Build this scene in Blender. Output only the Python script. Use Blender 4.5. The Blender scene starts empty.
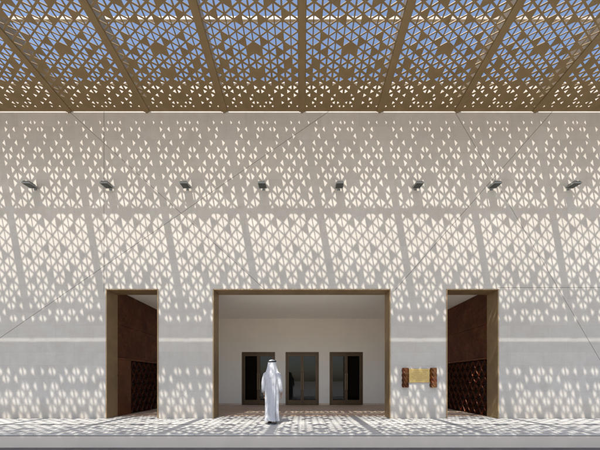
import bpy, bmesh, math, random
from math import sin, cos, pi, radians, sqrt, atan2
from mathutils import Vector, Matrix
random.seed(7)
sc = bpy.context.scene
col = sc.collection

# ------------------------------------------------------------------ helpers
def link(o, parent=None):
    col.objects.link(o)
    if parent is not None: o.parent = parent
    return o

def empty(name, loc, label=None, cat=None, group=None, rz=0):
    o = bpy.data.objects.new(name, None)
    o.empty_display_size = 0.1
    o.location = loc; o.rotation_euler = (0, 0, rz)
    if label: o["label"] = label
    if cat: o["category"] = cat
    if group: o["group"] = group
    return link(o)

class MB:
    def __init__(self): self.v = []; self.f = []
    def add(self, vs, fs):
        n = len(self.v); self.v += [tuple(v) for v in vs]
        self.f += [tuple(i + n for i in f) for f in fs]
    def box(self, x0, x1, y0, y1, z0, z1, M=None):
        vs = [(x, y, z) for z in (z0, z1) for y in (y0, y1) for x in (x0, x1)]
        if M is not None: vs = [tuple(M @ Vector(v)) for v in vs]
        self.add(vs, [(0,2,3,1),(4,5,7,6),(0,1,5,4),(2,6,7,3),(0,4,6,2),(1,3,7,5)])
    def tube(self, p, q, r0, r1=None, n=10):
        r1 = r0 if r1 is None else r1
        p = Vector(p); q = Vector(q); d = (q - p).normalized()
        a = d.orthogonal().normalized(); b = d.cross(a)
        vs = []
        for c, r in ((p, r0), (q, r1)):
            for i in range(n):
                t = 2*pi*i/n; vs.append(c + a*r*cos(t) + b*r*sin(t))
        fs = [(i, (i+1) % n, n+(i+1) % n, n+i) for i in range(n)]
        fs += [tuple(range(n))[::-1], tuple(range(n, 2*n))]
        self.add(vs, fs)
    def loft(self, rings, cap=True):
        n = len(rings[0]); vs = [v for r in rings for v in r]; fs = []
        for k in range(len(rings)-1):
            for i in range(n):
                j = (i+1) % n
                fs.append((k*n+i, k*n+j, (k+1)*n+j, (k+1)*n+i))
        if cap:
            fs.append(tuple(range(n))[::-1]); m = (len(rings)-1)*n
            fs.append(tuple(range(m, m+n)))
        self.add(vs, fs)
    def build(self, name, mat, parent=None, smooth=False, bevel=0, kind=None):
        me = bpy.data.meshes.new(name)
        me.from_pydata([tuple(v) for v in self.v], [], self.f)
        me.materials.append(mat); me.update()
        bm = bmesh.new(); bm.from_mesh(me)
        bmesh.ops.recalc_face_normals(bm, faces=bm.faces)
        bm.to_mesh(me); bm.free()
        if smooth:
            for p in me.polygons: p.use_smooth = True
        o = bpy.data.objects.new(name, me); link(o, parent)
        if bevel:
            m = o.modifiers.new("bevel", 'BEVEL'); m.width = bevel; m.segments = 2; m.limit_method = 'ANGLE'
        if kind: o["kind"] = kind
        return o

# ------------------------------------------------------------------ materials
def nm(name):
    m = bpy.data.materials.new(name); m.use_nodes = True
    nt = m.node_tree; b = nt.nodes["Principled BSDF"]
    return m, nt, b
def N(nt, t, **k):
    n = nt.nodes.new(t)
    for a, v in k.items():
        setattr(n, a, v)
    return n
def L(nt, a, b): nt.links.new(a, b)
def math_n(nt, op, a, b=None, c=None):
    n = N(nt, 'ShaderNodeMath', operation=op)
    for i, x in enumerate((a, b, c)):
        if x is None: continue
        if isinstance(x, (int, float)): n.inputs[i].default_value = x
        else: L(nt, x, n.inputs[i])
    return n.outputs[0]
def mixc(nt, fac, a, b, mode='MIX'):
    n = N(nt, 'ShaderNodeMix', data_type='RGBA', blend_type=mode)
    if isinstance(fac, (int, float)): n.inputs[0].default_value = fac
    else: L(nt, fac, n.inputs[0])
    for s, x in ((6, a), (7, b)):
        if isinstance(x, (tuple, list)): n.inputs[s].default_value = (*x[:3], 1)
        else: L(nt, x, n.inputs[s])
    return n.outputs[2]
def noise(nt, vec, scale, detail=4, rough=.55):
    n = N(nt, 'ShaderNodeTexNoise'); n.inputs['Scale'].default_value = scale
    n.inputs['Detail'].default_value = detail; n.inputs['Roughness'].default_value = rough
    L(nt, vec, n.inputs['Vector']); return n.outputs[0]
def ramp(nt, x, a, b, lo=0., hi=1.):
    n = N(nt, 'ShaderNodeMapRange'); n.inputs[1].default_value = a; n.inputs[2].default_value = b
    n.inputs[3].default_value = lo; n.inputs[4].default_value = hi; L(nt, x, n.inputs[0]); return n.outputs[0]
def coords(nt):
    return N(nt, 'ShaderNodeTexCoord').outputs['Object']
def bump(nt, b, h, strength=.2, dist=.01):
    n = N(nt, 'ShaderNodeBump'); n.inputs['Strength'].default_value = strength
    n.inputs['Distance'].default_value = dist
    L(nt, h, n.inputs['Height']); L(nt, n.outputs[0], b.inputs['Normal'])
def scalec(c, k): return tuple(min(1, x*k) for x in c)

def simple(name, c, rough=.5, metal=0., var=.15, sc_=6., bmp=.1, spec=None):
    m, nt, b = nm(name); v = coords(nt)
    n1 = noise(nt, v, sc_); 
    L(nt, mixc(nt, ramp(nt, n1, .3, .7), scalec(c, 1-var), scalec(c, 1+var)), b.inputs['Base Color'])
    b.inputs['Roughness'].default_value = rough; b.inputs['Metallic'].default_value = metal
    L(nt, ramp(nt, noise(nt, v, sc_*3), .3, .7, max(.02, rough-.08), min(1, rough+.08)), b.inputs['Roughness'])
    if bmp: bump(nt, b, noise(nt, v, sc_*12), bmp, .002)
    if spec is not None: b.inputs['Specular IOR Level'].default_value = spec
    return m

def wx(px): return (px - 302) / 31.6
def wz(py): return 1.2 + (380.5 - py) / 31.6

def stone_wall():
    m, nt, b = nm("limestone_facade"); v = coords(nt)
    sp = N(nt, 'ShaderNodeSeparateXYZ'); L(nt, v, sp.inputs[0]); X, Z = sp.outputs[0], sp.outputs[2]
    cb = N(nt, 'ShaderNodeCombineXYZ'); L(nt, X, cb.inputs[0]); L(nt, Z, cb.inputs[1])
    br = N(nt, 'ShaderNodeTexBrick'); L(nt, cb.outputs[0], br.inputs['Vector'])
    br.offset = .5; br.inputs['Scale'].default_value = 1; br.inputs['Brick Width'].default_value = 1.2
    br.inputs['Row Height'].default_value = .42; br.inputs['Mortar Size'].default_value = .004
    br.inputs['Mortar Smooth'].default_value = .3
    br.inputs['Color1'].default_value = (.43,.43,.43,1); br.inputs['Color2'].default_value = (.57,.57,.57,1)
    br.inputs['Mortar'].default_value = (.3,.3,.3,1); br.inputs['Bias'].default_value = 0
    base = mixc(nt, ramp(nt, noise(nt, v, .35, 3), .35, .65), (.525,.488,.432), (.555,.525,.478))
    base = mixc(nt, ramp(nt, noise(nt, v, 3.2, 6, .65), .3, .7), base, (.48,.44,.39))
    base = mixc(nt, math_n(nt, 'MULTIPLY', ramp(nt, noise(nt, v, 30, 4, .7), .45, .75), .35), base, (.36,.325,.29))
    splash = math_n(nt, 'MULTIPLY', ramp(nt, math_n(nt, 'ADD', Z, math_n(nt, 'MULTIPLY', noise(nt, v, 2.5, 5, .7), -.9)), -.45, .25, .5, 0), 1.0)
    base = mixc(nt, splash, base, (.40,.34,.27))
    st = N(nt, 'ShaderNodeCombineXYZ'); L(nt, math_n(nt, 'MULTIPLY', X, 7.), st.inputs[0]); L(nt, math_n(nt, 'MULTIPLY', Z, .35), st.inputs[2])
    base = mixc(nt, ramp(nt, noise(nt, st.outputs[0], 1., 4, .6), .55, .75, 0, .3), base, (.41,.37,.32))
    tint = mixc(nt, .30, base, br.outputs['Color'], 'OVERLAY')
    # cut joints: long diagonals, one upright, one level line
    lines = [((72,114),(260,285),4.0), ((328,112),(0,338),0), ((455,112),(600,360),0), ((552,112),(395,290),4.0),
             ((104,112),(104,290),4.0), ((495,287.5),(600,287.5),-1)]
    tot = None
    for (a, c_, zmin) in lines:
        x0, z0, x1, z1 = wx(a[0]), wz(a[1]), wx(c_[0]), wz(c_[1])
        dx, dz = x1-x0, z1-z0; ln = sqrt(dx*dx+dz*dz); nx, nz = -dz/ln, dx/ln; k = -(nx*x0+nz*z0)
        d = math_n(nt, 'ABSOLUTE', math_n(nt, 'ADD', math_n(nt, 'ADD', math_n(nt, 'MULTIPLY', X, nx), math_n(nt, 'MULTIPLY', Z, nz)), k))
        s = ramp(nt, d, .004, .013, 1, 0)
        if zmin > 0: s = math_n(nt, 'MULTIPLY', s, math_n(nt, 'GREATER_THAN', Z, zmin))
        if zmin < 0: s = math_n(nt, 'MULTIPLY', s, math_n(nt, 'GREATER_THAN', X, 6.2))
        tot = s if tot is None else math_n(nt, 'MAXIMUM', tot, s)
    L(nt, mixc(nt, math_n(nt, 'MULTIPLY', tot, .7), tint, (.1,.085,.07)), b.inputs['Base Color'])
    b.inputs['Roughness'].default_value = .85
    h = math_n(nt, 'SUBTRACT', math_n(nt, 'MULTIPLY', noise(nt, v, 55, 5, .7), .25), tot)
    bump(nt, b, math_n(nt, 'SUBTRACT', h, math_n(nt, 'MULTIPLY', br.outputs['Fac'], .15)), .35, .01)
    return m

def paving(name, c, bw, rh, mort=.006, var=.12):
    m, nt, b = nm(name); v = coords(nt)
    br = N(nt, 'ShaderNodeTexBrick'); L(nt, v, br.inputs['Vector'])
    br.offset = .5; br.inputs['Scale'].default_value = 1; br.inputs['Brick Width'].default_value = bw
    br.inputs['Row Height'].default_value = rh; br.inputs['Mortar Size'].default_value = mort
    br.inputs['Color1'].default_value = (*scalec(c, 1-var),1); br.inputs['Color2'].default_value = (*scalec(c, 1+var),1)
    br.inputs['Mortar'].default_value = (*scalec(c, .5),1)
    cc = mixc(nt, ramp(nt, noise(nt, v, 1.7, 6, .6), .3, .75, 0, .45), br.outputs['Color'], scalec(c, .72))
    cc = mixc(nt, ramp(nt, noise(nt, v, 70, 3, .7), .5, .8, 0, .4), cc, scalec(c, .6))
    L(nt, cc, b.inputs['Base Color'])
    L(nt, ramp(nt, noise(nt, v, 5), .3, .7, .5, .75), b.inputs['Roughness'])
    bump(nt, b, math_n(nt, 'SUBTRACT', math_n(nt, 'MULTIPLY', noise(nt, v, 60), .2), br.outputs['Fac']), .3, .006)
    return m

def copper_pattern(name, dark, light, sz):
    m, nt, b = nm(name); v = coords(nt)
    n1 = noise(nt, v, 1.6, 5, .6); n2 = noise(nt, v, 9, 5, .7)
    vo = N(nt, 'ShaderNodeTexVoronoi'); vo.inputs['Scale'].default_value = sz; L(nt, v, vo.inputs['Vector'])
    c = mixc(nt, ramp(nt, n1, .35, .65), dark, light)
    c = mixc(nt, ramp(nt, n2, .4, .7, 0, .55), c, scalec(dark, .5))
    c = mixc(nt, .10, c, vo.outputs['Color'], 'OVERLAY')
    L(nt, c, b.inputs['Base Color'])
    b.inputs['Metallic'].default_value = .75
    L(nt, ramp(nt, n2, .3, .7, .28, .5), b.inputs['Roughness'])
    bump(nt, b, n2, .35, .006)
    return m

M_wall = stone_wall()
M_pave = paving("pale_terrace_paving", (.60,.585,.55), 1.2, .6, .009, .10)
M_riser = simple("terrace_riser_stone", (.66,.57,.475), .85, 0, .06, 1.3, .3)
M_bounce = paving("bounce_paving_concrete", (.42,.40,.37), 2.4, 2.4, .01, .05)  # for the added paving that reflects sun back at the building
M_porch = paving("porch_floor_stone", (.60,.46,.35), .9, .6, .005, .08)
M_road = simple("asphalt", (.13,.12,.11), .9, 0, .25, 3, .5)
M_sand = simple("sandy_ground", (.38,.345,.29), .95, 0, .12, .4, .4)
M_body = simple("rendered_walls", (.5,.46,.4), .9, 0, .06, 1.0, .2)
M_plaster = simple("painted_plaster", (.72,.66,.57), .8, 0, .03, 1.2, .12)
M_ceil = simple("ceiling_plaster", (.88,.85,.79), .85, 0, .02, 1.0, .05)
M_screen = simple("bronze_screen_metal", (.215,.147,.068), .5, .3, .12, 2.5, .05)
M_beam = simple("painted_beam_metal", (.24,.185,.12), .5, .1, .1, 2, .05)
M_purlin = simple("pale_purlin_metal", (.46,.41,.34), .5, .0, .06, 2, .05)
M_bronze = simple("brushed_bronze", (.33,.225,.12), .42, .5, .12, 3, .12)
M_door = simple("dark_bronze_door", (.085,.048,.02), .4, .4, .15, 4, .08)
M_copper = copper_pattern("aged_copper_panel", (.11,.036,.018), (.20,.07,.034), 4.)
M_copper_s = simple("smooth_copper_panel", (.20,.075,.035), .33, .75, .18, 1.8, .1)
M_lattice = simple("copper_lattice", (.15,.055,.028), .34, .8, .25, 5, .1)
M_dark = simple("dark_backing", (.018,.012,.01), .8, 0, .1, 3, 0)
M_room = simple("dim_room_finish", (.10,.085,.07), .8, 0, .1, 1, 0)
M_gold = simple("brass_plaque", (.52,.37,.14), .35, .65, .08, 6, .05)
M_engrave = simple("engraved_lines", (.30,.20,.08), .6, .3, .1, 20, 0)
M_coppershiny = copper_pattern("polished_copper", (.06,.022,.012), (.36,.15,.07), 10.)
_b = M_coppershiny.node_tree.nodes["Principled BSDF"]; _b.inputs["Metallic"].default_value = 1
for _l in list(_b.inputs["Roughness"].links): M_coppershiny.node_tree.links.remove(_l)
_b.inputs["Roughness"].default_value = .22
M_lamp = simple("grey_lamp_housing", (.30,.31,.30), .45, .5, .1, 8, .1)
M_lampdark = simple("lamp_cooling_fins", (.07,.075,.07), .5, .4, .1, 8, .1)
M_steel = simple("steel_drain", (.05,.05,.048), .5, .6, .2, 8, .1)
M_black = simple("black_cord", (.012,.012,.013), .7, 0, .2, 20, .2)
def cloth(name, c):
    m, nt, b = nm(name); v = coords(nt)
    mp = N(nt, 'ShaderNodeMapping'); mp.inputs['Scale'].default_value = (14, 9, 2.2); L(nt, v, mp.inputs['Vector'])
    n1 = noise(nt, mp.outputs[0], 1., 4, .6); n2 = noise(nt, v, 9, 4, .6)
    L(nt, mixc(nt, ramp(nt, n2, .3, .7), scalec(c, .96), scalec(c, 1.04)), b.inputs['Base Color'])
    b.inputs['Roughness'].default_value = .92; b.inputs['Specular IOR Level'].default_value = .15
    bump(nt, b, math_n(nt, 'ADD', n1, math_n(nt, 'MULTIPLY', n2, .5)), .9, .045)
    return m
M_robe = cloth("white_cotton", (.50,.50,.515)); M_scarf = cloth("white_headcloth", (.56,.56,.575))
M_skin = simple("skin", (.30,.17,.11), .55, 0, .06, 10, .1)
M_hair = simple("dark_hair", (.015,.012,.01), .6, 0, .2, 30, .3)
M_sandal = simple("dark_leather", (.03,.025,.022), .5, 0, .2, 20, .2)
def glass():
    m, nt, b = nm("tinted_glass")
    b.inputs['Base Color'].default_value = (.28,.30,.31,1); b.inputs['Roughness'].default_value = .02
    b.inputs['IOR'].default_value = 1.36; b.inputs['Transmission Weight'].default_value = 1
    L(nt, ramp(nt, noise(nt, coords(nt), 2), .3, .7, .01, .04), b.inputs['Roughness'])
    return m
M_glass = glass()
M_lampglass = simple("lamp_glass", (.30,.32,.32), .12, 0, .05, 5, 0)

# ------------------------------------------------------------------ setting
H = 9.70                 # height of the canopy screen
T = 2.0                  # sun: metres down per metre towards the wall
SX = .35                 # sun: metres to the right per metre towards the wall
def solid_grid(xs, zs, solid, y0, y1):
    """upright slab of rectangular cells, only outer faces"""
    mb = MB()
    nx, nz = len(xs)-1, len(zs)-1
    S = lambda i, j: 0 <= i < nx and 0 <= j < nz and solid(i, j)
    idx = {}
    def V(i, j, k):
        if (i, j, k) not in idx:
            idx[(i, j, k)] = len(mb.v); mb.v.append((xs[i], (y0, y1)[k], zs[j]))
        return idx[(i, j, k)]
    for i in range(nx):
        for j in range(nz):
            if not S(i, j): continue
            mb.f.append((V(i,j,0),V(i+1,j,0),V(i+1,j+1,0),V(i,j+1,0)))
            mb.f.append((V(i,j,1),V(i,j+1,1),V(i+1,j+1,1),V(i+1,j,1)))
            if not S(i-1,j): mb.f.append((V(i,j,0),V(i,j+1,0),V(i,j+1,1),V(i,j,1)))
            if not S(i+1,j): mb.f.append((V(i+1,j,0),V(i+1,j,1),V(i+1,j+1,1),V(i+1,j+1,0)))
            if not S(i,j-1): mb.f.append((V(i,j,0),V(i,j,1),V(i+1,j,1),V(i+1,j,0)))
            if not S(i,j+1): mb.f.append((V(i,j+1,0),V(i+1,j+1,0),V(i+1,j+1,1),V(i,j+1,1)))
    return mb

g = MB(); g.add([(-400,-400,-.33),(400,-400,-.33),(400,400,-.33),(-400,400,-.33)], [(0,1,2,3)])
g.build("ground", M_sand, kind="structure")
r = MB(); r.add([(-200,-4.6,-.30),(200,-4.6,-.30),(200,-2.0,-.30),(-200,-2.0,-.30)], [(0,1,2,3)])
r.build("road", M_road, kind="structure")
p = MB(); p.box(-200,200,-40,-4.6,-.32,-.285)
p.build("added_bounce_paving", M_bounce, kind="structure", bevel=.01)  # unseen pale paving, added to bounce sunlight onto facade and porch
t = MB(); t.box(-24,22,-2.50,.479,-.028,0)
t.build("terrace", M_pave, kind="structure", bevel=.004)
t = MB(); t.box(-24,22,-2.492,.479,-.32,-.046); t.box(-24,22,-2.44,.479,-.046,-.028)
t.build("terrace_riser", M_riser, kind="structure")
t = MB(); t.box(-19,17,.481,9.0,-.32,-.002)
t.build("porch_floor", M_porch, kind="structure")

# ------------------------------------------------------------------ building
bld = empty("stone_building", (0, 0, 0),
    "pale stone building front with three bronze framed openings behind the walking man", "building")
ZT = 4.095
OPN = [(-6.20,-4.54), (-2.82,2.80), (4.56,6.22)]
xs = [-19, -6.20,-4.54,-2.82,2.80,4.56,6.22, 17]; zs = [0, ZT, 10.58]
solid_grid(xs, zs, lambda i, j: not (j == 0 and i in (1,3,5)), 0, .48).build("facade_wall", M_wall, bld)
c = MB(); c.box(-19.02,17.02,-.02,.50,10.581,10.62); c.build("parapet_cap", M_body, bld, bevel=.005)
# body behind
m_ = MB()
m_.box(-19,-18.6,.482,14,0,10.4); m_.box(16.6,17,.482,14,0,10.4); m_.box(-18.6,16.6,13.6,14,0,10.4)
m_.build("side_walls", M_body, bld)
m_ = MB(); m_.box(-18.6,16.6,.482,13.6,9.6,9.8); m_.build("roof", M_body, bld)
# porch
YB = 4.66
DOORS = [(-2.96,-1.32), (-.81,.83), (1.35,2.99)]; DZ = 2.60
bx = [-6.6,-2.96,-1.32,-.81,.83,1.35,2.99,6.6]
solid_grid(bx, [0, DZ, 4.3], lambda i, j: not (j == 0 and i in (1,3,5)), YB, YB+.3).build("back_wall", M_plaster, bld)
m_ = MB(); m_.box(-6.6,6.6,.483,YB-.001,4.235,4.4); m_.build("ceiling", M_ceil, bld)
for a, b_ in ((-6.599,-6.245),(6.265,6.599)):
    m_ = MB(); m_.box(a,b_,.482,YB-.002,0,4.234); m_.build("end_wall", M_dark, bld)
for a, b_ in ((-6.2,-2.96),(-1.32,-.81),(.83,1.35),(2.99,6.2)):
    sk = MB(); sk.box(a+.002,b_-.002,YB-.012,YB-.001,.001,.09); sk.build("skirting", M_porch, bld)
# dim rooms behind the doors
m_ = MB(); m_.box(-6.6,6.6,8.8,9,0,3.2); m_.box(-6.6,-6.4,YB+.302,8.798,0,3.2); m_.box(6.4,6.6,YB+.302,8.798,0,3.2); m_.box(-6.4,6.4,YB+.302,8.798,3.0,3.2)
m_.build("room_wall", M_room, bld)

# frames lining the openings
for (a, b_) in OPN:
    f = MB(); th = .034; y0, y1 = -.018, .486
    f.box(a, a+th, y0, y1, .001, ZT-.001); f.box(b_-th, b_, y0, y1, .001, ZT-.001)
    f.box(a+th+.0005, b_-th-.0005, y0, y1, ZT-th, ZT-.001)
    f.build("opening_frame", M_bronze, bld, bevel=.003)

# copper end walls: plain patinated sheets above, lattice below
def copper_end(xf, sgn, y_lat):
    """xf: face x; sgn +1 when the face looks to +x"""
    Z1 = 1.95
    up = MB(); n = 5; y0 = .487; y1 = YB-.015; w = (y1-y0)/n
    for k in range(n):
        for (za, zb) in ((Z1+.03, 3.08), (3.088, 4.225)):
            up.box(min(xf, xf-sgn*.03), max(xf, xf-sgn*.03), y0+k*w+.003, y0+(k+1)*w-.003, za, zb)
    up.build("copper_panel", M_copper, bld, bevel=.004)
    ld = MB(); ld.box(min(xf+sgn*.012, xf-sgn*.03), max(xf+sgn*.012, xf-sgn*.03), y0, y1, Z1-.03, Z1+.025)
    ld.build("copper_ledge", M_copper_s, bld, bevel=.003)
    if y_lat > y0+.1:
        pl = MB(); pl.box(min(xf, xf-sgn*.04), max(xf, xf-sgn*.04), y0, y_lat-.02, .003, Z1-.032)
        pl.build("copper_pilaster", M_copper_s, bld, bevel=.006)
    lat = MB(); X0 = xf-sgn*.02
    def bar(p, q, wd, dp, x):
        p = Vector((0, p[0], p[1])); q = Vector((0, q[0], q[1])); d = q-p
        if d.length < .03: return
        nn = Vector((0, -d.z, d.y)).normalized()*wd/2
        # ridge-shaped bar
        ps = []
        for e in (p, q):
            ps += [(x-sgn*dp/2, *(e+nn)[1:]), (x+sgn*dp/2, e.y, e.z), (x-sgn*dp/2, *(e-nn)[1:])]
        lat.add(ps, [(0,1,4,3),(1,2,5,4),(0,3,5,2),(0,2,1),(3,4,5)])
    ya, yb, za, zb = y_lat, y1, .02, Z1-.035
    s = .31; hh = s*sqrt(3)/2
    def clip(p, q):
        # liang-barsky
        t0, t1 = 0., 1.; dx, dz = q[0]-p[0], q[1]-p[1]
        for pp, qq in ((-dx, p[0]-ya), (dx, yb-p[0]), (-dz, p[1]-za), (dz, zb-p[1])):
            if abs(pp) < 1e-9:
                if qq < 0: return None
            else:
                r_ = qq/pp
                if pp < 0: t0 = max(t0, r_)
                else: t1 = min(t1, r_)
        if t0 >= t1: return None
        return (p[0]+t0*dx, p[1]+t0*dz), (p[0]+t1*dx, p[1]+t1*dz)
    rows = int((zb-za)/hh)+2; cols = int((yb-ya)/s)+3
    for j in range(rows):
        for i in range(-1, cols):
            o = (ya+i*s+(j % 2)*s/2, za+j*hh)
            A = o; B = (o[0]+s, o[1]); C_ = (o[0]+s/2, o[1]+hh); D_ = (o[0]-s/2, o[1]+hh)
            for e in ((A, B), (A, C_), (B, C_)):
                q = clip(*e)
                if q: bar(q[0], q[1], .030, .06, X0)
            for tri in ((A, B, C_), (A, C_, D_)):
                G = (sum(v[0] for v in tri)/3, sum(v[1] for v in tri)/3)
                for v in tri:
                    q = clip(v, G)
                    if q: bar(q[0], q[1], .018, .035, X0-sgn*.03)
    lat.build("copper_lattice", M_lattice, bld)
copper_end(-6.19, 1, 1.25)
copper_end(6.21, -1, .50)

# glazed double doors
for n_, (a, b_) in enumerate(DOORS):
    dr = empty("glazed_door", (0, 0, 0)); dr.parent = bld
    y = YB+.06
    f = MB(); e = .002
    f.box(a+e, a+.085, y-.05, y+.07, .001, DZ-e); f.box(b_-.085, b_-e, y-.05, y+.07, .001, DZ-e)
    f.box(a+.0855, b_-.0855, y-.05, y+.07, DZ-.09, DZ-e)
    f.build("door_frame", M_door, dr, bevel=.005)
    mid = (a+b_)/2
    for s_, (l0, l1) in enumerate(((a+.09, mid-.003), (mid+.003, b_-.09))):
        lf = MB(); st = .07
        lf.box(l0, l0+st, y-.02, y+.03, .012, DZ-.094); lf.box(l1-st, l1, y-.02, y+.03, .012, DZ-.094)
        lf.box(l0+st, l1-st, y-.02, y+.03, DZ-.2, DZ-.094); lf.box(l0+st, l1-st, y-.02, y+.03, .012, .24)
        lf.build("door_leaf", M_door, dr, bevel=.004)
        gl = MB(); gl.box(l0+st+.001, l1-st-.001, y+.002, y+.012, .241, DZ-.201)
        gl.build("glass_pane", M_glass, dr)
        hx = (l1-.045) if s_ == 0 else (l0+.045)
        h_ = MB(); h_.tube((hx, y-.075, .75), (hx, y-.075, 1.55), .012)
        for zz in (.8, 1.5): h_.tube((hx, y-.075, zz), (hx, y-.02, zz), .008)
        h_.build("door_handle", M_bronze, dr, smooth=False)

# slot drains in the terrace
for (a, b_), lab in (((-24, -2.9), "narrow dark slot drain in the terrace paving left of the wide central opening"),
                     ((3.2, 22), "narrow dark slot drain in the terrace paving right of the wide central opening")):
    d = MB(); d.box(a, b_, -1.185, -1.155, -.01, .004)
    o = d.build("slot_drain", M_steel); o["label"] = lab; o["category"] = "drain"

# ------------------------------------------------------------------ canopy
can = empty("perforated_canopy", (0, 0, H),
    "bronze perforated metal canopy with triangular holes jutting out from the top of the pale wall", "canopy")
BAY = 77.5/31.6; X0B = wx(302.0); HALF = {
 0:[0,1,4,5],1:[1,2,4,5],2:[1,4],3:[0,2,4],4:[0,1,3,5],5:[0,1,2,3,5],6:[0,2,4],7:[1,2,3,4,5],8:[0,1,2,3,4],
 9:[1,3,4],10:[0,2,3,4,5],11:[0,2,3,4,5],12:[0,1,2,3,4,5],13:[0,1,3,4],14:[0,2,3,4],15:[0,1,2,3,5],16:[0,1,3,4,5],
 17:[0,1,2,3,4,5],18:[0,1,2,3,4,5],19:[0,1,2,3,5],20:[0,2,3,4,5],21:[0,1,2,3,4,5],22:[0,1,2,4,5],23:[0,1,2,3,5],
 24:[0,2,3,5],25:[0,1,2,3,4],26:[0,1,2,3,4,5],27:[1,2,3,4,5],28:[0,1,2],29:[3,4,5],30:[0,1,2,4,5]}
SMALL = {(0,4):.8,(0,0):.75,(0,1):.8,(0,5):.8,(3,4):.75,(7,2):.6,(1,5):.85,(14,0):.8}
def ysh(k): return 122.8 + 6.8*k - .009*k*k          # where row k lands on the wall (px)
def dof(k): return (ysh(k)-112)/31.6/T
def hsize(k):
    pts = [(0,.40),(3,.48),(8,.56),(12,.66),(15,.76),(19,.75),(22,.66),(26,.58),(30,.54)]
    for (a, va), (b_, vb) in zip(pts, pts[1:]):
        if k <= b_: return va+(vb-va)*(max(k, a)-a)/(b_-a)
    return pts[-1][1]
def panel_mesh(name, rows, dmin, dmax, dfun, patt):
    """rows 0..rows-1 of triangular cells between dmin and dmax (distance from the wall)"""
    mb = MB(); w = (BAY-.17)/12; th = .010
    dc = lambda k: min(max(dfun(k), dmin), dmax)
    for k in range(-1, rows+1):
        for c_ in range(12):
            R = (k+c_) % 2 == 0
            xl, xr = .085+c_*w, .085+(c_+1)*w
            up = dc(k-1) if k > 0 else dmin
            if k == -1: up = dmin
            md = dc(k) if k >= 0 else dmin
            dn = dc(k+1) if k < rows-1 else (dc(k+1) if k == rows-1 else dmax)
            if k == rows: md = dmax; up = dc(k-1); dn = dmax
            if k == rows-1: dn = dmax
            if k == 0: up = dmin
            tri = [(xl, up), (xl, dn), (xr, md)] if R else [(xr, up), (xr, dn), (xl, md)]
            if abs(up-dn) < 1e-6: continue
            cc = min(c_, 11-c_)
            hole = 0 <= k < rows and patt(k, cc)
            if hole:
                f = patt(k, cc)
                # keep the hole away from the stretched first/last rows
                u2, n2, m2 = dfun(k-1), dfun(k+1), dfun(k)
                t2 = [(xl, u2), (xl, n2), (xr, m2)] if R else [(xr, u2), (xr, n2), (xl, m2)]
                gx = sum(v[0] for v in t2)/3; gy = sum(v[1] for v in t2)/3
                inn = [(gx+(v[0]-gx)*f, gy+(v[1]-gy)*f) for v in t2]
                n = len(mb.v)
                for z in (0, th):
                    mb.v += [(v[0], -v[1], z) for v in tri] + [(v[0], -v[1], z) for v in inn]
                for i in range(3):
                    j = (i+1) % 3
                    mb.f += [(n+i, n+j, n+3+j, n+3+i), (n+6+i, n+9+i, n+9+j, n+6+j), (n+3+i, n+3+j, n+9+j, n+9+i)]
            else:
                n = len(mb.v)
                for z in (0, th): mb.v += [(v[0], -v[1], z) for v in tri]
                mb.f += [(n, n+1, n+2), (n+3, n+5, n+4)]
    return mb
def pat1(k, c_):
    if c_ in HALF[k]: return hsize(k)*SMALL.get((k, c_), 1)
    return 0
P1 = panel_mesh("a", 31, .016, 3.594, dof, pat1)
R2 = 28; p2 = 7.5/31.6/T; d20 = (371.7-112)/31.6/T
def dof2(k): return d20+p2*k
def pat2(k, c_):
    q = 30-k
    if c_ in HALF[q]: return hsize(q)*SMALL.get((q, c_), 1)*(1.0)
    return 0
P2 = panel_mesh("b", R2, 3.622, 8.30, dof2, pat2)
def mesh_of(mb, name, mat):
    o = mb.build(name, mat); me = o.data; bpy.data.objects.remove(o); return me
me1 = mesh_of(P1, "perforated_panel", M_screen); me2 = mesh_of(P2, "perforated_panel", M_screen)
bw = MB()
for (a, b_) in ((.016, 3.593), (3.623, 8.30)):
    bw.box(-.09, .09, -b_, -a, -.020, -.002)                # flange closing the joint between panels
    bw.box(-.05, .05, -b_+(.14 if b_ < 4 else 0), -a-(.36 if a > 1 else 0), .0125, .448)                  # web
bw.box(-.04, .04, -.03, -.001, -.045, .30)                  # bracket on the wall
me3 = mesh_of(bw, "canopy_beam", M_beam)
# flange wears the screen's bronze
me3.materials.clear(); me3.materials.append(M_screen); me3.materials.append(M_beam)
for p_ in me3.polygons:
    zc = sum(me3.vertices[i].co.z for i in p_.vertices)/len(p_.vertices)
    p_.material_index = 1 if zc > .005 else 0
for k in range(-7, 7):
    x = X0B+k*BAY
    if k < 6:
        for me in (me1, me2):
            o = bpy.data.objects.new("perforated_panel", me); o.location = (x, 0, 0); link(o, can)
    o = bpy.data.objects.new("canopy_beam", me3); o.location = (x, 0, 0); link(o, can)
XL, XR = X0B-7*BAY, X0B+6*BAY
q = MB(); q.box(XL, XR, -1.84, -1.78, .450, .525); q.build("purlin", M_purlin, can)
q = MB(); q.box(XL, XR, -3.55, -3.45, .0125, .11); q.build("purlin", M_purlin, can)
q = MB(); q.box(XL-.05, XR+.05, -8.36, -8.302, -.25, .5); q.build("fascia", M_screen, can, bevel=.004)
# upstand that closes the solid strip beside the slit
q = MB(); q.box(XL, XR, -3.86, -3.76, .0125, .11); q.build("purlin", M_purlin, can)

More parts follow.
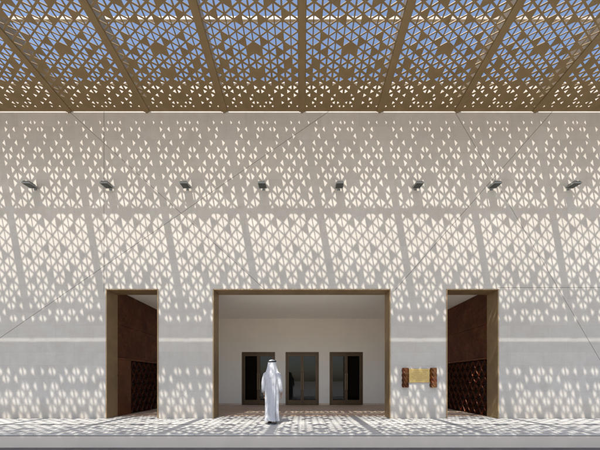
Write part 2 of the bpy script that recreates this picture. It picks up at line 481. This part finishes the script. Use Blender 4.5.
# ------------------------------------------------------------------ floodlights
def flood():
    r_ = empty("floodlight", (0, 0, 0))
    Mx = Matrix.Translation((0, -.06, 0)) @ Matrix.Rotation(radians(7), 4, 'X')
    h = MB()
    vs = []
    # housing: shallow tapered tray
    for z, g_ in ((-.028, 0), (.0, .0), (.034, .02)):
        vs.append([Mx @ Vector(v) for v in ((-.12+g_, -.27+g_, z), (.12-g_, -.27+g_, z), (.12-g_, -g_, z), (-.12+g_, -g_, z))])
    h.loft(vs); h.build("housing", M_lamp, r_, bevel=.006)
    g_ = MB(); g_.box(-.105, .105, -.255, -.015, -.033, -.029, Mx); g_.build("lamp_glass", M_lampdark, r_)
    f = MB()
    for i in range(9): f.box(-.09+i*.0225-.003, -.09+i*.0225+.003, -.24, -.03, .0345, .056, Mx)
    f.build("cooling_fins", M_lampdark, r_)
    b_ = MB()
    b_.box(-.13, -.124, -.16, -.02, -.012, .012, Mx); b_.box(.124, .13, -.16, -.02, -.012, .012, Mx)
    b_.box(-.13, .13, -.060, -.050, -.03, .03); b_.box(-.03, .03, -.05, -.0, -.02, .02)
    b_.build("bracket", M_lamp, r_, bevel=.002)
    c_ = MB(); c_.box(-.045, .045, -.012, -.001, -.06, .05); c_.build("wall_plate", M_lamp, r_, bevel=.002)
    return r_
proto = flood()
where = ["leftmost grey floodlight, near the left edge of the wall",
 "grey floodlight on the upright wall joint above the left doorway",
 "grey floodlight third from the left, between the left doorway and the central opening",
 "grey floodlight above the walking man, left of the wall's middle",
 "grey floodlight above the right part of the central opening, just right of the middle",
 "grey floodlight above the brass plaque",
 "grey floodlight high above the right doorway, beside the diagonal joint",
 "rightmost grey floodlight, near the right edge of the wall"]
for i, px in enumerate((27,105,184,262,340,419,497,576)):
    if i == 0: o = proto
    else:
        o = proto.copy(); link(o)
        for ch in list(proto.children):
            c2 = ch.copy(); link(c2, o)
    o.location = ((px-302)/32.6, 0, 7.27)
    o.rotation_euler = (0, 0, radians((2,-1.5,1,0,-2,1.5,-.5,2)[i]))
    o["label"] = where[i]; o["category"] = "floodlight"; o["group"] = "floodlights in a row on the facade"

# ------------------------------------------------------------------ plaque
pq = empty("wall_plaque", (3.70, 0, 1.0), "small brass plaque between two upright copper ends, on the wall right of the central opening", "plaque")
b_ = MB(); b_.box(-.325, .325, -.035, -.012, .137, .57); b_.build("plate", M_gold, pq, bevel=.004)
rr = random.Random(3)
for k in range(7):
    b_ = MB()
    z = .51-k*.05; w = (.26, .22, .24, .17, .25, .2, .12)[k]; x = -w
    while x < w:
        l = rr.uniform(.015, .06); b_.box(x, min(x+l, w), -.0362, -.0352, z-.009, z+.004); x += l+.014
    b_.build("engraved_line", M_engrave, pq)
for s_ in (-1, 1):
    e = MB(); rings = []
    for k in range(9):
        z = -.02+.615*k/8; tw = .5*(k % 2)
        ring = []
        for i in range(6):
            a = pi*(i+tw*.9)/5.5; ra = .112-(.007 if (i+k) % 2 else 0)
            ring.append((s_*.44+ra*cos(a), -.004-1.35*ra*max(0, sin(a)), z))
        rings.append(ring)
    e.loft(rings)
    e.build("copper_end_block", M_coppershiny, pq)

# ------------------------------------------------------------------ person
per = empty("person", (-.838, -1.0, 0), "man in long white robe and headcloth with black cord, walking towards the doors", "person", rz=radians(-8))
def skin_body():
    verts = []; edges = []; rad = []; roots = []
    def chain(pts, root=None, is_root=False):
        prev = root
        for (p_, r_) in pts:
            verts.append(p_); rad.append(r_); i = len(verts)-1
            if prev is None: roots.append(i)
            else: edges.append((prev, i))
            prev = i
        return prev
    # front of the body looks to +y
    pel = chain([((0,0,.94), .135)])
    spine = chain([((0,-.005,1.08), .125), ((0,-.01,1.24), .14), ((0,-.01,1.37), .12)], pel)
    neck = chain([((0,.0,1.47), .058), ((0,.01,1.545), .056), ((0,.015,1.61), .083), ((0,.018,1.68), .094), ((0,.012,1.735), .070)], spine)
    ends = []
    for s in (-1, 1):
        sw = .05*s
        if s < 0:
            hip = chain([((-.09,.0,.90), .095), ((-.095,.09,.50), .062), ((-.095,.02,.10), .042), ((-.095,.07,.05), .038), ((-.097,.15,.03), .028)], pel)
            arm = chain([((-.155,-.01,1.375), .045), ((-.235,-.02,1.12), .045), ((-.245,.06,.88), .032), ((-.245,.085,.82), .026)], spine)
            ends.append((Vector((-.245,.09,.81)), -1))
        else:
            hip = chain([((.09,.0,.90), .095), ((.09,.01,.50), .062), ((.09,-.13,.16), .042), ((.09,-.14,.075), .036), ((.092,-.08,.03), .028)], pel)
            arm = chain([((.155,-.01,1.375), .045), ((.235,-.05,1.12), .045), ((.262,-.01,.88), .032), ((.265,.005,.82), .026)], spine)
            ends.append((Vector((.265,.01,.81)), 1))
        e = ends[-1][0]
        # palm and fingers, slightly curled, each rooted in the palm
        palm = chain([((e.x, e.y+.004, e.z-.035), .030)], arm)
        for f in range(4):
            fy = -.027+.018*f; ln = (.062,.074,.080,.070)[3-f]
            p0 = (e.x, e.y+fy, e.z-.05)
            cin = -s*.012
            chain([((e.x, e.y+fy, e.z-.06), .0095), ((e.x+cin*.3, e.y+fy, e.z-.06-ln*.45), .0085), ((e.x+cin*1.1, e.y+fy+.004, e.z-.06-ln*.8), .0078), ((e.x+cin*2.2, e.y+fy+.006, e.z-.06-ln), .0065)])
        chain([((e.x-s*.008, e.y+.026, e.z-.02), .011), ((e.x-s*.018, e.y+.046, e.z-.045), .0095), ((e.x-s*.024, e.y+.052, e.z-.075), .008)])
    # nose, ears, brow as short chains set into the head
    chain([((0,.10,1.655), .014), ((0,.122,1.628), .015), ((0,.108,1.612), .012)])
    for s in (-1, 1):
        chain([((s*.088,.01,1.67), .012), ((s*.094,.0,1.645), .014), ((s*.088,.01,1.615), .009)])
    chain([((-.03,.098,1.578), .009), ((0,.106,1.578), .010), ((.03,.098,1.578), .009)])
    me = bpy.data.meshes.new("body"); me.from_pydata(verts, edges, []); me.materials.append(M_skin)
    o = bpy.data.objects.new("body", me); link(o)
    m = o.modifiers.new("skin", 'SKIN'); m.use_smooth_shade = True
    sv = me.skin_vertices[0].data if me.skin_vertices else None
    if sv is None:
        bpy.context.view_layer.objects.active = o
        bpy.ops.mesh.customdata_skin_add(); sv = me.skin_vertices[0].data
    for i, r_ in enumerate(rad): sv[i].radius = (r_, r_); sv[i].use_root = i in roots
    s = o.modifiers.new("sub", 'SUBSURF'); s.levels = 2; s.render_levels = 2
    bpy.context.view_layer.update()
    dg = bpy.context.evaluated_depsgraph_get()
    me2_ = bpy.data.meshes.new_from_object(o.evaluated_get(dg)); bpy.data.objects.remove(o)
    for p_ in me2_.polygons: p_.use_smooth = True
    o = bpy.data.objects.new("body", me2_); link(o, per)
    return o
skin_body()
def ring(cx, cy, rx, ry, z, n=72, folds=()):
    out = []
    for i in range(n):
        a = 2*pi*i/n; k = 1
        for (m, amp, ph) in folds: k += amp*cos(m*a+ph)
        out.append((cx+rx*k*cos(a), cy+ry*k*sin(a), z(a) if callable(z) else z))
    return out
rb = MB()
spec = [ # z, cx, cy, rx, ry, fold
 (.075,.0,-.03,.185,.23,.17),(.16,.0,-.03,.175,.22,.16),(.35,.0,-.02,.165,.20,.14),(.55,.0,-.01,.168,.18,.12),(.75,0,0,.178,.168,.10),
 (.92,0,0,.184,.160,.08),(1.08,0,-.005,.180,.15,.06),(1.22,0,-.01,.195,.150,.02),(1.33,0,-.01,.208,.138,.006),(1.40,0,-.01,.200,.118,.003),
 (1.445,0,-.005,.150,.095,.0),(1.475,0,0,.085,.075,0),(1.50,0,.003,.064,.064,0)]
def fold(f): return ((7, f, .6), (11, f*.6, 2.0), (4, f*.5, 1.1), (17, f*.25, .4))
rings = []
fine = []
for a, b2 in zip(spec, spec[1:]):
    for t_ in range(4):
        u = t_/4; fine.append(tuple(a[i]*(1-u)+b2[i]*u for i in range(6)))
fine.append(spec[-1])
inner = ring(0, -.035, .17, .215, .085, folds=fold(.05))
for (z, cx, cy, rx, ry, f) in fine:
    drift = .6*(z-.1)
    fl = tuple((m, amp, ph+drift*(1 if m % 2 else -1)) for (m, amp, ph) in fold(f))
    if z < .2:
        rings.append(ring(cx, cy, rx, ry, (lambda a, z=z: z+.025*sin(a)*-1*(1-(z-.075)/.125)+.008*cos(3*a)), folds=fl))
    else: rings.append(ring(cx, cy, rx, ry, z, folds=fl))
rb.loft(rings, cap=False)
# sleeves
def sleeve(pts):
    rs = []; n = 24
    for i, (p_, r_) in enumerate(pts):
        p_ = Vector(p_)
        d = (Vector(pts[min(i+1, len(pts)-1)][0])-Vector(pts[max(i-1, 0)][0])).normalized()
        a = d.cross(Vector((0,1,0))).normalized(); b2 = d.cross(a).normalized()
        rs.append([p_+a*r_*(1+.07*cos(5*2*pi*k/n+i*.9))*cos(2*pi*k/n)+b2*r_*1.08*(1+.05*cos(4*2*pi*k/n+i))*sin(2*pi*k/n) for k in range(n)])
    # turn the cuff inwards
    p_, r_ = pts[-1]; rs.append([Vector(p_)+(v-Vector(p_))*.86+Vector((0,0,.03)) for v in rs[-1]])
    rb.loft(rs, cap=False)
sleeve([((-.12,-.01,1.395),.070),((-.175,-.012,1.365),.074),((-.212,-.015,1.26),.069),((-.232,-.02,1.12),.062),((-.243,.02,.98),.058),((-.248,.055,.875),.060)])
sleeve([((.12,-.01,1.395),.070),((.175,-.012,1.365),.074),((.216,-.03,1.26),.069),((.237,-.05,1.12),.062),((.253,-.035,.98),.058),((.264,-.012,.875),.060)])
o = rb.build("robe", M_robe, per, smooth=True)
# headcloth: dome over the head, then a cape falling down the back
hc = MB(); rings = []
for k in range(6):
    a = pi/2*(1-k/5); rings.append(ring(0, .005, .108*cos(a)+.002, .118*cos(a)+.002, 1.69+.092*sin(a)))
def cape(t, n=72):
    out = []
    for i in range(n):
        a = 2*pi*i/n; back = max(0, -sin(a)); front = max(0, sin(a)); side = abs(cos(a))
        z = 1.69-t*(.16+.26*back**.7+.14*side)-.0*front
        k = 1+(.05*cos(9*a+1.3*t)+.03*cos(5*a+2))*min(1, t*1.5)
        rx = .110+.085*t**1.3; ry = .120+.035*t-.03*front*t
        cy = .005-.0*t
        x = rx*k*cos(a); y = cy+ry*k*sin(a)
        if t > .5: x += -.03*(t-.5)*2*back
        out.append((x, y, z))
    return out
for k in range(1, 15): rings.append(cape(k/14))
hc.loft(rings, cap=False)
o = hc.build("headcloth", M_scarf, per, smooth=True)
so = o.modifiers.new("thick", 'SOLIDIFY'); so.thickness = .004; so.offset = 1
ag = MB()
for j, (z, r0) in enumerate(((1.728,.112),(1.745,.108))):
    rs = []; n = 40
    for i in range(n):
        a = 2*pi*i/n; c_ = Vector((r0*cos(a), .005+(r0+.008)*sin(a), z+.018*sin(a)))
        u = Vector((cos(a), sin(a), 0))
        rs.append([c_+u*.011*cos(b3*pi/4)+Vector((0,0,.011*sin(b3*pi/4))) for b3 in range(8)])
    rs.append(rs[0]); ag.loft(rs, cap=False)
ag.build("head_cord", M_black, per, smooth=True)
for s, (fx, fy, fz, pitch) in ((-1, (-.096,.07,.0,0)), (1, (.092,-.12,.0,-12))):
    sd = MB(); out = []
    for (yy, w) in ((-.10,.028),(-.06,.036),(0,.036),(.06,.045),(.11,.044),(.15,.026)):
        out.append((yy, w))
    Mx = Matrix.Translation((fx, fy, fz+(.0 if s < 0 else .02))) @ Matrix.Rotation(radians(pitch), 4, 'X')
    rs = [[Mx @ Vector(v) for v in ((-w, yy, .0), (w, yy, .0), (w, yy, .022), (-w, yy, .022))] for yy, w in out]
    sd.loft(rs)
    for yy in (.03, .08):
        rs = []
        for i in range(9):
            a = pi*i/8; c_ = Vector((.044*cos(a), yy, .02+.055*sin(a)))
            rs.append([Mx @ (c_+Vector((0, dy, 0))+Vector((cos(a), 0, sin(a)))*dr) for dy, dr in ((-.012,0),(.012,0),(.012,.004),(-.012,.004))])
        sd.loft(rs)
    sd.build("sandal", M_sandal, per)

# ------------------------------------------------------------------ light, sky, camera
sd_ = Vector((-SX, -1, T)).normalized()
w = bpy.data.worlds.new("World"); sc.world = w; w.use_nodes = True
nt = w.node_tree; bg = nt.nodes["Background"]
sky = nt.nodes.new('ShaderNodeTexSky'); sky.sky_type = 'NISHITA'; sky.sun_disc = False
sky.sun_elevation = math.asin(sd_.z); sky.sun_rotation = atan2(sd_.x, sd_.y)
sky.air_density = 1.0; sky.dust_density = 2.0; sky.ozone_density = 1.0
nt.links.new(sky.outputs[0], bg.inputs[0]); bg.inputs[1].default_value = .15
su = bpy.data.lights.new("sun", 'SUN'); su.energy = 4.7; su.angle = radians(.42); su.color = (1, .965, .90)
so = bpy.data.objects.new("sun", su); link(so); so.location = sd_*40
so.rotation_euler = sd_.to_track_quat('Z', 'Y').to_euler()

cam = bpy.data.cameras.new("camera"); co = bpy.data.objects.new("camera", cam); link(co)
co.location = (0, -8.48, 1.2); co.rotation_euler = (radians(90), 0, 0)
cam.sensor_width = 36; cam.lens = 268*36/600; cam.clip_end = 2000; cam.clip_start = .05
cam.shift_x = -2/600; cam.shift_y = 155.5/600
sc.camera = co
sc.view_settings.view_transform = 'Standard'; sc.view_settings.look = 'None'
sc.view_settings.exposure = .66; sc.view_settings.gamma = 1; sc.view_settings.use_curve_mapping = False
sc.cycles.max_bounces = 10; sc.cycles.diffuse_bounces = 6
